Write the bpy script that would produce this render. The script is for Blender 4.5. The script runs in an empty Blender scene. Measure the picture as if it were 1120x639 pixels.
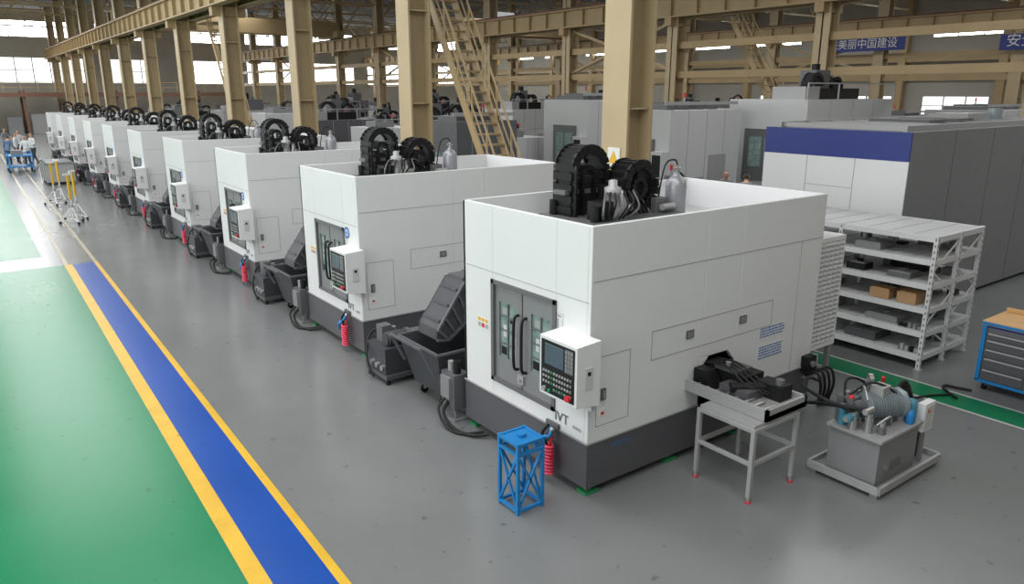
import bpy, math, random
from mathutils import Vector, Matrix
random.seed(7)
S=bpy.context.scene
COL=S.collection
# ------------------------------------------------------------------ materials
def mat(name,c,rough=.5,metal=0,var=.08,scale=6,emit=0,spec=.5,bump=0):
    m=bpy.data.materials.new(name); m.use_nodes=True
    nt=m.node_tree; b=nt.nodes['Principled BSDF']
    tc=nt.nodes.new('ShaderNodeTexCoord'); nz=nt.nodes.new('ShaderNodeTexNoise')
    nz.inputs['Scale'].default_value=scale; nz.inputs['Detail'].default_value=4
    nt.links.new(tc.outputs['Object'],nz.inputs['Vector'])
    mx=nt.nodes.new('ShaderNodeMix'); mx.data_type='RGBA'
    nt.links.new(nz.outputs['Fac'],mx.inputs['Factor'])
    mx.inputs['A'].default_value=(*[max(0,v*(1-var)) for v in c],1)
    mx.inputs['B'].default_value=(*[min(1,v*(1+var)) for v in c],1)
    nt.links.new(mx.outputs['Result'],b.inputs['Base Color'])
    b.inputs['Roughness'].default_value=rough; b.inputs['Metallic'].default_value=metal
    b.inputs['Specular IOR Level'].default_value=spec
    if emit:
        nt.links.new(mx.outputs['Result'],b.inputs['Emission Color']); b.inputs['Emission Strength'].default_value=emit
    return m
M=dict(
 white=mat('white_paint',(.69,.695,.70),.42,var=.03,scale=1.5,spec=.3),
 white2=mat('offwhite_paint',(.52,.525,.525),.5,var=.05,scale=1.5,spec=.3),
 rack=mat('rack_white_paint',(.60,.605,.61),.5,var=.05,spec=.3),
 base=mat('dark_grey_paint',(.085,.084,.092),.45,var=.06),
 seam=mat('seam_grey',(.34,.34,.34),.6),
 dgrey=mat('door_grey',(.12,.12,.125),.4),
 black=mat('black_plastic',(.009,.009,.010),.45,spec=.3),
 rubber=mat('black_rubber',(.014,.014,.014),.6,spec=.3),
 glass=mat('door_glass',(.20,.28,.26),.12,var=.6,scale=9),
 screen=mat('screen_glass',(.06,.09,.12),.15),
 steel=mat('brushed_steel',(.45,.45,.45),.35,.8),
 lgrey=mat('light_grey_steel',(.36,.36,.36),.45,.2),
 mgrey=mat('mid_grey_paint',(.20,.203,.208),.5),
 cgrey=mat('conveyor_grey',(.10,.105,.11),.5,var=.15),
 cvd=mat('conveyor_dark',(.055,.058,.064),.45,var=.15), cvm=mat('conveyor_edge',(.10,.104,.11),.45,var=.1),
 bin=mat('bin_dark_grey',(.045,.048,.054),.5,var=.15),
 blue=mat('blue_paint',(.01,.19,.48),.4),
 navy=mat('navy_paint',(.014,.03,.20),.45),
 red=mat('red_plastic',(.60,.02,.03),.35), pink=mat('red_pink_hose',(.75,.06,.12),.4),
 yellow=mat('yellow_paint',(.70,.42,.03),.5,var=.12,scale=3),
 orange=mat('wood_top',(.60,.36,.15),.5,var=.2),
 card=mat('cardboard',(.38,.23,.12),.8),
 green=mat('green_pad',(.02,.22,.08),.5),
 bottle=mat('grey_bottle',(.30,.31,.33),.35,.3),
 motor=mat('motor_grey',(.27,.31,.335),.4,.3),
 beige=mat('beige_steel_paint',(.43,.335,.195),.5,var=.16,scale=1.2),
 beige2=mat('beige_crane_paint',(.38,.275,.14),.55,var=.2,scale=1),
 wallm=mat('wall_plaster',(.36,.34,.29),.8,var=.12,scale=.5),
 roofm=mat('roof_sheet',(.10,.095,.085),.8,var=.2,scale=.4),
 brown=mat('rust_brown',(.16,.08,.05),.7,var=.3),
 paper=mat('white_label',(.7,.7,.68),.6), 
 bluetxt=mat('blue_label',(.06,.16,.42),.5),
 daylight=mat('frosted_daylight_pane',(.95,.98,1.0),.5,var=.02,emit=7),
 daydim=mat('leafy_window_pane',(.78,.88,.78),.5,var=.5,scale=.6,emit=1.8),
 skin=mat('skin',(.52,.31,.21),.5), hair=mat('black_hair',(.012,.01,.01),.6),
 shirt=mat('white_shirt',(.62,.64,.66),.8), shirtb=mat('blue_workwear',(.10,.16,.28),.8),
 shirtg=mat('grey_workwear',(.22,.23,.25),.8),
 pants=mat('dark_trousers',(.03,.035,.05),.8), teal=mat('teal_valve',(.07,.24,.33),.4),
)
# ------------------------------------------------------------------ builder
class B:
    def __init__(s): s.v=[];s.f=[];s.m=[];s.sm=[];s.mats=[]
    def mi(s,m):
        if m not in s.mats: s.mats.append(m)
        return s.mats.index(m)
    def add(s,vs,fs,m,smooth=False):
        o=len(s.v); s.v+= [tuple(v) for v in vs]; i=s.mi(m)
        for f in fs: s.f.append([a+o for a in f]); s.m.append(i); s.sm.append(smooth)
    def box(s,x0,x1,y0,y1,z0,z1,m):
        s.add([(x0,y0,z0),(x1,y0,z0),(x1,y1,z0),(x0,y1,z0),(x0,y0,z1),(x1,y0,z1),(x1,y1,z1),(x0,y1,z1)],
         [(3,2,1,0),(4,5,6,7),(0,1,5,4),(1,2,6,5),(2,3,7,6),(3,0,4,7)],m)
    def prism(s,poly,ext,m):
        n=len(poly);e=Vector(ext);P=[Vector(p) for p in poly]
        nn=Vector((0,0,0))
        for i in range(n): nn+=P[i].cross(P[(i+1)%n])
        if nn.dot(e)>0: P=P[::-1]
        vs=P+[p+e for p in P]
        fs=[tuple(range(n)),tuple(range(2*n-1,n-1,-1))]+[(i,i+n,(i+1)%n+n,(i+1)%n) for i in range(n)]
        s.add(vs,fs,m)
    def frame(s,d,up=Vector((0,0,1))):
        d=d.normalized()
        if abs(d.dot(up))>.98: up=Vector((0,1,0))
        a=d.cross(up).normalized(); b=a.cross(d).normalized()
        return a,b
    def beam(s,p0,p1,w,h,m):
        p0=Vector(p0);p1=Vector(p1); a,b=s.frame(p1-p0); a=a*w/2;b=b*h/2
        vs=[p0-a-b,p0+a-b,p0+a+b,p0-a+b,p1-a-b,p1+a-b,p1+a+b,p1-a+b]
        s.add(vs,[(3,2,1,0)[::-1],(4,5,6,7)[::-1],(0,1,5,4)[::-1],(1,2,6,5)[::-1],(2,3,7,6)[::-1],(3,0,4,7)[::-1]],m)
    def cyl(s,p0,p1,r,m,n=16,r2=None):
        r2=r if r2 is None else r2
        p0=Vector(p0);p1=Vector(p1);a,b=s.frame(p1-p0)
        c=[(math.cos(2*math.pi*i/n),math.sin(2*math.pi*i/n)) for i in range(n)]
        vs=[p0+(a*x+b*y)*r for x,y in c]+[p1+(a*x+b*y)*r2 for x,y in c]
        s.add(vs,[(i,i+n,(i+1)%n+n,(i+1)%n) for i in range(n)],m,True)
        s.add(vs,[tuple(range(n)),tuple(range(2*n-1,n-1,-1))],m)
    def lathe(s,p0,prof,m,n=20):
        p0=Vector(p0);vs=[]
        for r,z in prof:
            for i in range(n): vs.append(p0+Vector((r*math.cos(2*math.pi*i/n),r*math.sin(2*math.pi*i/n),z)))
        fs=[]
        for k in range(len(prof)-1):
            for i in range(n): fs.append((k*n+i,k*n+(i+1)%n,(k+1)*n+(i+1)%n,(k+1)*n+i))
        s.add(vs,fs,m,True); L=len(prof)-1
        s.add(vs,[tuple(range(n))[::-1],tuple(L*n+i for i in range(n))],m)
    def ball(s,c,r,m,sx=1,sy=1,sz=1,n=10):
        vs=[];fs=[]
        for j in range(1,n):
            t=math.pi*j/n
            for i in range(2*n):
                q=math.pi*i/n
                vs.append((c[0]+r*sx*math.sin(t)*math.cos(q),c[1]+r*sy*math.sin(t)*math.sin(q),c[2]+r*sz*math.cos(t)))
        w=2*n
        for j in range(n-2):
            for i in range(w): fs.append((j*w+i,(j+1)*w+i,(j+1)*w+(i+1)%w,j*w+(i+1)%w))
        fs.append(tuple(range(w))); fs.append(tuple(range((n-2)*w,(n-1)*w))[::-1])
        s.add(vs,fs,m,True)
    def tube(s,pts,r,m,n=8,sub=6):
        P=[Vector(p) for p in pts]
        if sub>1 and len(P)>2:
            Q=[]
            for i in range(len(P)-1):
                a=P[max(i-1,0)];b=P[i];c=P[i+1];d=P[min(i+2,len(P)-1)]
                for k in range(sub):
                    t=k/sub
                    Q.append(.5*((2*b)+(-a+c)*t+(2*a-5*b+4*c-d)*t*t+(-a+3*b-3*c+d)*t**3))
            Q.append(P[-1]);P=Q
        u=None;vs=[]
        for i,p in enumerate(P):
            t=(P[min(i+1,len(P)-1)]-P[max(i-1,0)]).normalized()
            if u is None: u=s.frame(t)[0]
            u=(u-t*u.dot(t)).normalized(); w=t.cross(u)
            for k in range(n):
                an=2*math.pi*k/n; vs.append(p+(u*math.cos(an)+w*math.sin(an))*r)
        fs=[]
        for i in range(len(P)-1):
            for k in range(n): fs.append((i*n+k,i*n+(k+1)%n,(i+1)*n+(k+1)%n,(i+1)*n+k))
        s.add(vs,fs,m,True); L=len(P)-1
        s.add(vs,[tuple(range(n))[::-1],tuple(L*n+k for k in range(n))],m)
    def data(s,name):
        me=bpy.data.meshes.new(name); me.from_pydata(s.v,[],s.f)
        for m in s.mats: me.materials.append(M[m] if isinstance(m,str) else m)
        me.polygons.foreach_set('material_index',s.m); me.polygons.foreach_set('use_smooth',s.sm)
        me.update(); return me
    def obj(s,name,parent=None,loc=(0,0,0),rot=0,bevel=0):
        o=bpy.data.objects.new(name,s.data(name)); COL.objects.link(o); o.location=loc; o.rotation_euler[2]=rot
        if parent: o.parent=parent
        if bevel: bev(o,bevel)
        return o
def bev(o,w):
    b=o.modifiers.new('bevel','BEVEL'); b.width=w; b.segments=2; b.limit_method='ANGLE'; b.angle_limit=.9
def empty(name,loc=(0,0,0),rot=0):
    e=bpy.data.objects.new(name,None); COL.objects.link(e); e.location=loc; e.rotation_euler[2]=rot; e.empty_display_size=.2
    return e
ROTX=Matrix(((0,0,-1),(-1,0,0),(0,1,0)))      # text on a face looking to -X
ROTY=Matrix(((1,0,0),(0,0,-1),(0,1,0)))      # text on a face looking to -Y
def textdata(body,size,m,ext=.001):
    c=bpy.data.curves.new('lettering','FONT'); c.body=body; c.size=size; c.extrude=ext; c.materials.append(M[m]); return c

# ------------------------------------------------------------------ the vertical lathe (local: near corner at 0,0)
W,D,HT,ZB=3.85,2.22,2.8,.60
DECK=2.42
def shell():
    b=B(); t=.05
    for (x0,x1) in ((0,1.66),(2.27,W)):
        b.box(x0,x1,0,t,ZB,HT,'white')
    b.box(1.66,2.27,0,t,1.15,HT,'white')
    b.prism([(1.66,0,1.15),(1.66,0,1.00),(1.80,0,1.15)],(0,t,0),'white')
    b.prism([(2.27,0,1.15),(2.27,0,1.00),(2.13,0,1.15)],(0,t,0),'white')
    b.box(0,t,t,.52,ZB,HT,'white'); b.box(0,t,1.62,D,ZB,HT,'white')
    b.box(0,t,.52,1.62,ZB,.80,'white'); b.box(0,t,.52,1.62,1.96,HT,'white')
    b.box(0,W,D-t,D,ZB,HT,'white'); b.box(W-t,W,t,D-t,ZB,HT,'white')
    b.box(t,W-t,t,D-t,DECK-.04,DECK,'white2')
    return b
def base():
    b=B(); t=.05
    b.box(0,1.66,0,t,.10,ZB,'base'); b.box(2.27,W,0,t,.10,ZB,'base'); b.box(1.66,2.27,0,t,.10,.48,'base')
    b.box(0,t,t,D,.10,ZB,'base'); b.box(t,W,D-t,D,.10,ZB,'base'); b.box(W-t,W,t,D-t,.10,ZB,'base')
    b.box(.12,W-.12,.12,D-.12,.03,.30,'black')
    for x in (.12,1.3,2.5,W-.12):
        for y in (.10,D-.10):
            b.cyl((x,y,.02),(x,y,.14),.03,'steel'); b.box(x-.09,x+.09,y-.07,y+.07,0,.035,'green')
    return b
def outline(b,axis,a0,a1,z0,z1,w=.008,m='seam'):
    e=.003
    for (p0,p1,q0,q1) in ((a0,a1,z0,z0+w),(a0,a1,z1-w,z1),(a0,a0+w,z0,z1),(a1-w,a1,z0,z1)):
        if axis=='y': b.box(p0,p1,-e,0.001,q0,q1,m)
        else: b.box(-e,0.001,p0,p1,q0,q1,m)
def details():
    b=B(); e=.003
    b.box(.03,W-.02,-e,0,2.262,2.27,'seam'); b.box(-e,0,.02,D-.02,2.055,2.062,'seam')
    b.box(3.40,3.406,-e,0,ZB,2.262,'seam')
    outline(b,'y',.10,.56,.76,1.50); outline(b,'y',.86,2.92,1.30,1.62)
    b.box(.16,.22,-.02,0,1.04,1.16,'dgrey'); b.box(.18,.20,-.03,0,1.06,1.14,'lgrey')
    b.box(.15,.23,-.006,0,.86,.95,'paper'); b.box(.17,.21,-.009,0,.88,.91,'red')
    for x in (1.45,2.36):
        b.box(x-.06,x+.06,-.012,0,1.43,1.52,'dgrey')
        for k in range(3): b.box(x-.04,x+.04,-.018,0,1.445+k*.022,1.455+k*.022,'lgrey')
    for (x0,x1,z0,rows) in ((2.72,3.20,1.17,4),(2.72,3.20,.90,5)):
        b.box(x0-.015,x1+.015,-.002,0,z0-.015,z0+rows*.034,'paper')
        for r in range(rows):
            x=x0
            while x<x1-.03:
                wd=random.choice((.02,.035,.05)); b.box(x,min(x+wd,x1),-.004,0,z0+r*.034,z0+r*.034+.018,'bluetxt'); x+=wd+.012
    b.box(-e,0,1.70,1.94,1.34,1.48,'paper')
    for k in range(3):
        b.box(-.005,0,1.72+k*.072,1.775+k*.072,1.43,1.47,'yellow'); b.box(-.005,0,1.72+k*.072,1.775+k*.072,1.36,1.41,'red' if k==1 else 'seam')
    b.box(-e,0,.47,.50,1.62,1.80,'seam'); b.box(-e,0,.43,.50,1.82,1.84,'seam')
    outline(b,'x',.40,.52,1.60,1.86,.004)
    b.box(-.012,0,0,D,ZB-.01,ZB+.006,'seam'); b.box(0,1.66,-.012,0,ZB-.01,ZB+.006,'seam'); b.box(2.27,W,-.012,0,ZB-.01,ZB+.006,'seam')
    return b
def door():
    b=B()
    b.box(.06,.09,.52,1.62,.80,1.96,'black')
    for (y0,y1,z0,z1) in ((.50,1.64,.78,.83),(.50,1.64,1.93,1.98),(.50,.55,.78,1.98),(1.59,1.64,.78,1.98)):
        b.box(-.02,.06,y0,y1,z0,z1,'dgrey')
    for (y0,y1,x) in ((.55,1.07,.0),(1.07,1.59,.015)):
        wy0,wy1=(y0+.06,y1-.15) if y0<1 else (y0+.15,y1-.07)
        z0,z1=.83,1.93; wz0,wz1=1.10,1.74
        b.box(x,x+.04,y0,wy0,z0,z1,'mgrey'); b.box(x,x+.04,wy1,y1,z0,z1,'mgrey')
        b.box(x,x+.04,wy0,wy1,z0,wz0,'mgrey'); b.box(x,x+.04,wy0,wy1,wz1,z1,'mgrey')
        b.box(x+.02,x+.03,wy0,wy1,wz0,wz1,'glass')
        ym=(wy0+wy1)/2
        b.box(x+.005,x+.03,ym-.010,ym+.010,wz0,wz1,'dgrey')
        for q in (.25,.5,.75): b.box(x+.008,x+.03,wy0,wy1,wz0+(wz1-wz0)*q-.008,wz0+(wz1-wz0)*q+.008,'dgrey')
        b.box(x+.016,x+.03,wy0+.02,wy0+.07,wz0+.05,wz0+.30,'lgrey'); b.box(x+.016,x+.03,ym+.03,ym+.09,wz0+.24,wz0+.38,'white2'); b.box(x+.016,x+.03,ym+.03,wy1-.02,wz0+.03,wz0+.12,'black')
        b.box(x+.016,x+.03,wy0+.02,ym-.03,wz0+.42,wz0+.46,'black'); b.box(x+.016,x+.03,ym+.02,wy1-.04,wz0+.50,wz0+.58,'lgrey')
    b.box(-.004,0,1.065,1.075,.83,1.93,'black')
    for y in (1.0,1.14):
        b.tube([(-.0,y,1.05),(-.06,y,1.09),(-.07,y,1.36),(-.06,y,1.63),(0,y,1.67)],.017,'black')
    b.box(-.03,0,1.02,1.12,.90,1.0,'lgrey'); b.cyl((-.05,1.07,.95),(-.02,1.07,.95),.02,'steel')
    return b
def cpanel():
    b=B()
    b.prism([(-.30,-.16,1.12),(0.0,-.16,1.08),(0,-.16,1.74),(-.30,-.16,1.72)],(0,.55,0),'white')
    x=-.30
    b.box(x-.008,x,-.13,.36,1.15,1.69,'black')
    b.box(x-.014,x-.008,.02,.30,1.45,1.66,'screen'); 
    b.box(x-.016,x-.008,-.12,.0,1.44,1.67,'dgrey')
    for r in range(5):
        for c in range(3): b.box(x-.022,x-.008,-.115+c*.038,-.087+c*.038,1.46+r*.042,1.49+r*.042,'mgrey')
    for r in range(4):
        for c in range(11):
            mm='lgrey' if (r*c)%7 else ('green' if c%2 else 'mgrey')
            if r==0 and c>6: continue
            b.box(x-.020,x-.008,-.10+c*.04,-.078+c*.04,1.20+r*.055,1.225+r*.055,mm)
    b.cyl((x-.05,-.07,1.20),(x,-.07,1.20),.03,'red'); b.cyl((x-.03,.30,1.19),(x,.30,1.19),.025,'lgrey')
    b.cyl((x-.03,.22,1.19),(x,.22,1.19),.018,'green')
    b.box(-.05,.02,-.10,.3,1.0,1.1,'white2')
    b.box(-.2,-.1,-.168,-.16,1.28,1.5,'white2'); b.box(-.17,-.13,-.172,-.16,1.42,1.46,'black')
    return b
def chainlinks(b,pts,w,h,m='black'):
    P=[Vector(p) for p in pts]
    for i in range(len(P)-1):
        a,c=P[i],P[i+1]; d=(c-a); q0=a+d*.03; q1=c-d*.03
        off=Vector((0,w/2,0))
        b.beam(q0-off,q1-off,.03,h,m); b.beam(q0+off,q1+off,.03,h,m)
        mid=(a+c)/2; b.beam(mid-off,mid+off,d.length*.62,h*.8,m); b.beam(a-off*.95,a+off*.95,.03,h*.5,'rubber')
def arch(cx,y,z0,z1,r,n=12,a0=0,a1=math.pi):
    pts=[(cx-r,y,z0+(z1-z0)*k/4) for k in range(4)]
    for i in range(n+1):
        a=math.pi-(a1-a0)*i/n; pts.append((cx+r*math.cos(a),y,z1+r*math.sin(a)))
    pts+=[(cx+r,y,z1-(z1-z0)*k/4) for k in range(1,5)]
    return pts
def roofgear():
    b=B(); z=2.60
    b.box(.75,2.15,.75,1.75,DECK,z+.03,'dgrey')
    chainlinks(b,arch(1.13,1.45,z+.03,z+.54,.24),.30,.10)
    chainlinks(b,arch(1.13,1.45,z+.03,z+.48,.09,8),.24,.06)
    b.box(1.06,1.20,1.36,1.54,z,z+.4,'rubber')
    b.beam((.80,1.45,z+.3),(1.46,1.45,z+.3),.2,.05,'dgrey')
    chainlinks(b,[(1.68+.24*math.cos(a*math.pi/9),1.18,z+.33+.27*math.sin(a*math.pi/9)) for a in range(-3,16)],.28,.11)
    chainlinks(b,[(1.68+.10*math.cos(a*math.pi/6),1.18,z+.32+.11*math.sin(a*math.pi/6)) for a in range(0,13)],.24,.06)
    b.box(1.44,1.94,1.10,1.30,z,z+.26,'black')
    b.lathe((1.20,1.0,z+.03),[(.11,0),(.11,.10),(.08,.12),(.08,.25),(.095,.26),(.095,.34),(.05,.36),(.05,.42),(.02,.43)],'lgrey')
    b.lathe((1.36,1.02,z+.03),[(.07,0),(.07,.16),(.05,.18),(.05,.28),(.02,.30)],'steel')
    b.cyl((1.35,1.02,z+.12),(1.5,1.02,z+.12),.05,'steel'); b.box(.90,1.08,.85,1.08,z,z+.24,'black'); b.box(1.3,1.5,1.15,1.5,z,z+.36,'rubber')
    for k in range(7):
        b.tube([(.95+.06*k,.88,z+.03),(.88+.09*k,.80,z+.16+.03*(k%3)),(1.05+.07*k,.95,z+.32),(1.25+.08*k,1.1,z+.22),(1.4+.07*k,1.0,z+.03)],.013,'rubber' if k%3 else 'dgrey')
    b.box(1.85,2.05,.95,1.15,z,z+.20,'dgrey'); b.cyl((1.9,.9,z+.1),(2.1,.9,z+.1),.04,'lgrey')
    for x,y in ((.85,.9),(.85,1.6),(2.1,1.65),(1.9,1.6)): b.cyl((x,y,z),(x,y,z+.2),.05,'black')
    b.lathe((2.24,1.0,DECK),[(.11,0),(.125,.02),(.125,.50),(.11,.56),(.06,.61),(.035,.62),(.035,.66)],'bottle')
    b.cyl((2.24,1.0,DECK+.66),(2.24,1.0,DECK+.74),.022,'steel'); b.cyl((2.19,1.0,DECK+.70),(2.29,1.0,DECK+.70),.015,'steel')
    b.tube([(2.24,1.0,DECK+.74),(2.22,1.02,DECK+.80),(2.1,1.05,DECK+.76),(2.02,1.05,DECK+.5),(1.98,1.05,DECK+.2)],.010,'rubber')
    return b
def airgun():
    b=B(); x=-.05
    b.box(-.03,0,.42,.62,.60,.66,'dgrey')
    b.tube([(-.04,.56,.62),(-.09,.60,.52),(-.08,.55,.42),(-.06,.60,.34)],.016,'rubber')
    b.tube([(-.05,.50,.62),(-.10,.46,.55),(-.09,.56,.50),(-.07,.66,.46),(-.09,.72,.42)],.018,'blue')
    b.tube([(-.06,.74,.30),(-.09,.70,.40),(-.07,.60,.46)],.026,'blue')
    for k in range(9):
        z=.42-k*.038
        ring=[(-.09+.04*math.cos(a*math.pi/4),.50+.065*math.sin(a*math.pi/4),z) for a in range(9)]
        b.tube(ring,.016,'pink',6,2)
    b.tube([(-.09,.50,.40),(-.08,.46,.5),(-.05,.50,.6)],.012,'red')
    b.cyl((-.10,.44,.32),(-.10,.50,.18),.024,'red'); b.ball((-.06,.47,.60),.028,'steel')
    return b
def louvre():
    b=B(); x0,x1=W,W+.62
    b.box(x0,x1,.05,1.6,.74,2.22,'white')
    for c in range(5):
        xx=x0+.06+c*.108
        for r in range(22):
            z=.82+r*.062
            b.prism([(xx,.05,z),(xx,.05,z+.03),(xx,.035,z)],(.085,0,0),'white2')
            b.box(xx,xx+.085,.046,.0495,z+.030,z+.042,'seam')
    b.box(x0,x0+.20,.1,.5,.28,.72,'mgrey')
    for k in range(4):
        b.cyl((x0-.12+.10*k,-.03,.45+.06*(k%2)),(x0-.12+.10*k,.12,.45+.06*(k%2)),.035,'steel')
        b.tube([(x0-.12+.10*k,-.03,.48),(x0-.1+.1*k,-.18,.55),(x0-.05+.1*k,-.22,.35),(x0+.05+.08*k,-.15,.10),(x0+.15+.08*k,-.1,.03)],.018,'rubber')
    b.box(x0-.20,x0-.02,-.10,0,.55,.75,'black'); b.box(x0+.02,x0+.16,-.02,.12,.55,.70,'lgrey')
    b.cyl((x0-.1,-.12,.65),(x0-.1,-.08,.65),.04,'steel')
    b.box(x0+.04,x0+.09,.04,.09,0,.74,'mgrey'); b.box(x1-.1,x1-.04,.06,.12,0,.74,'mgrey'); b.box(x1-.1,x1-.04,1.5,1.56,0,.74,'mgrey')
    return b
def infeed():
    b=B()
    b.box(1.66,1.70,.02,1.2,.45,1.10,'black'); b.box(2.23,2.27,.02,1.2,.45,1.10,'black'); b.box(1.66,2.27,.05,1.2,.46,.50,'black'); b.box(1.66,2.27,1.2,1.24,.45,1.14,'black'); b.box(1.66,2.27,.06,1.24,1.15,1.18,'black')
    b.box(1.42,2.10,-1.05,.0,.84,.90,'lgrey')
    b.box(1.42,1.46,-1.05,0,.90,.96,'lgrey'); b.box(2.06,2.10,-1.05,0,.90,.96,'lgrey'); b.box(1.42,2.10,-1.05,-1.02,.84,.96,'lgrey')
    b.box(1.74,2.05,-.55,.25,.90,1.08,'black'); b.box(1.56,1.98,-.72,-.35,.90,1.0,'base'); b.box(1.72,1.98,-.45,-.15,1.08,1.12,'base')
    b.prism([(1.54,-.30,.90),(1.54,-.02,.90),(1.54,-.02,1.08),(1.54,-.18,1.08)],(.16,0,0),'black')
    b.cyl((1.55,-.5,1.0),(1.95,-.78,1.0),.055,'black'); b.box(1.82,2.02,-.92,-.62,.90,1.06,'black')
    b.cyl((1.9,-.85,1.06),(1.9,-.85,1.12),.045,'dgrey'); b.cyl((1.76,-.3,1.12),(1.76,-.3,1.18),.03,'steel')
    for k in range(4): b.tube([(1.75+.07*k,.1,1.06),(1.7+.06*k,-.3,1.15),(1.66+.08*k,-.6,1.04),(1.78+.05*k,-.8,.96)],.012,'rubber')
    for k in range(8): b.cyl((1.50,-.95+k*.12,.915),(1.68,-.95+k*.12,.915),.02,'steel',8)
    return b
PARTS=[('shell',shell().data('shell'),.008),('base',base().data('base'),0),('panel_seams',details().data('panel_seams'),0),
 ('sliding_door',door().data('sliding_door'),0),('control_panel',cpanel().data('control_panel'),.004),('roof_gear',roofgear().data('roof_gear'),0),
 ('air_gun',airgun().data('air_gun'),0),('louvre_cabinet',louvre().data('louvre_cabinet'),0)]
INF=infeed().data('infeed_conveyor')
T_IVT=textdata('IVT',.15,'dgrey'); T_SUB=textdata('SERIES',.05,'seam'); T_LOG=textdata('VERTICAL',.06,'bluetxt')
emb=B(); emb.cyl((-.006,.40,1.92),(0,.40,1.92),.09,'bluetxt',24); emb.cyl((-.008,.40,1.92),(0,.40,1.92),.05,'paper',24); emb.cyl((-.010,.40,1.92),(0,.40,1.92),.03,'bluetxt',16)
EMB=emb.data('round_emblem')
def inst(name,data,par,bevel=0,mtx=None):
    o=bpy.data.objects.new(name,data); COL.objects.link(o); o.parent=par
    if mtx is not None: o.matrix_local=mtx
    if bevel: bev(o,bevel)
    return o
X0,Y0,PITCH=4.6,4.98,5.1
for k in range(10):
    e=empty('vertical_lathe',(X0,Y0+PITCH*k,0))
    for n,d,bv in PARTS: inst(n,d,e,bv)
    if k<4: 
        inst('lettering_main',T_IVT,e,0,Matrix.Translation((-.008,.50,.70))@ROTX.to_4x4())
        inst('lettering_small',T_SUB,e,0,Matrix.Translation((-.008,.22,.70))@ROTX.to_4x4())
    inst('lettering_logo',T_LOG,e,0,Matrix.Translation((.32,-.006,.48))@ROTY.to_4x4()) if k==0 else None
    if k==0: inst('infeed_conveyor',INF,e)
    else: inst('round_emblem',EMB,e)

# ------------------------------------------------------------------ chip conveyors, bins and hydraulic units between machines
def chipconv():
    b=B()
    prof=[(.06,.86),(.08,1.00),(.50,1.58),(.80,1.58),(1.05,1.38),(2.1,.50),(3.2,.50),(3.2,.12),(1.8,.12),(.95,.98),(.66,1.14),(.24,.84)]
    n=len(prof)
    for y in (3.0,3.45):
        for pc in ([0,1,2,10,11],[2,3,4,9,10],[4,5,8,9],[5,6,7,8]):
            b.prism([(prof[i][0],y,prof[i][1]) for i in pc],(0,.03,0),'cvd')
    vs=[(x,3.01,z) for x,z in prof]+[(x,3.47,z) for x,z in prof]
    b.add(vs,[(i,(i+1)%n,(i+1)%n+n,i+n) for i in range(n)],'cvd')
    for a,c in ((1,2),(2,3),(3,4),(4,5),(0,11),(11,10),(10,9),(9,8)):
        p,q=prof[a],prof[c]; b.beam((p[0],2.985,p[1]),(q[0],2.985,q[1]),.04,.03,'cvm')
    for t in (.0,.25,.5,.75,1): b.beam((.08+.42*t,2.985,1.0+.58*t),(.24+.42*t,2.985,.84+.30*t),.04,.03,'cvm')
    for t in (.1,.3,.5,.7,.9): b.beam((1.05+1.05*t,2.985,1.38-.88*t),(.95+.85*t,2.985,.98-.86*t),.04,.03,'cvm')
    for k in range(3):
        t=.15+k*.33; x=.08+.42*t; z=1.0+.58*t; b.beam((x-.015,3.04,z+.01),(x-.015,3.44,z+.01),.02,.03,'cvm')
    b.box(.52,.78,3.06,3.42,1.58,1.62,'cvm')
    b.cyl((.66,2.74,1.40),(.66,2.98,1.40),.10,'mgrey'); b.cyl((.66,2.70,1.40),(.66,2.74,1.40),.075,'black'); b.box(.58,.80,2.80,2.96,1.46,1.60,'cgrey')
    b.cyl((.62,3.47,1.36),(.62,3.54,1.36),.14,'black')
    for x,y in ((1.2,3.03),(1.2,3.43),(2.9,3.03),(2.9,3.43)): b.box(x-.03,x+.03,y-.03,y+.03,0,.85 if x<2 else .15,'cgrey')
    b.beam((1.2,3.03,.3),(1.2,3.43,.3),.05,.05,'cgrey')
    return b
def chipbin():
    b=B(); z0,z1=.16,.80
    o=[(-.15,2.62),(1.0,2.62),(1.0,3.66),(-.15,3.66)]; i=[(0,2.80),(.85,2.80),(.85,3.50),(0,3.50)]
    vs=[(x,y,z1) for x,y in o]+[(x,y,z0) for x,y in i]
    b.add(vs,[(0,4,5,1)[::-1],(1,5,6,2)[::-1],(2,6,7,3)[::-1],(3,7,4,0)[::-1],(4,5,6,7)],'bin')
    vs2=[(x*.97+.012,y*.98+.06,z1) for x,y in o]+[(x,y,z0+.02) for x,y in i]
    b.add(vs2,[(0,4,5,1),(1,5,6,2),(2,6,7,3),(3,7,4,0),(7,6,5,4)],'bin')
    for a in range(4):
        p,q=o[a],o[(a+1)%4]; b.beam((*p,z1),(*q,z1),.03,.03,'cgrey')
    for x,y in ((.08,2.9),(.77,2.9),(.08,3.4),(.77,3.4)):
        b.cyl((x,y-.02,.06),(x,y+.02,.06),.06,'black'); b.box(x-.02,x+.02,y-.03,y+.03,.06,.18,'lgrey')
    b.beam((-.15,2.7,.5),(-.35,2.7,.9),.03,.03,'cgrey'); b.beam((-.15,3.5,.5),(-.35,3.5,.9),.03,.03,'cgrey'); b.beam((-.35,2.7,.9),(-.35,3.5,.9),.03,.03,'cgrey')
    return b
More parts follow.
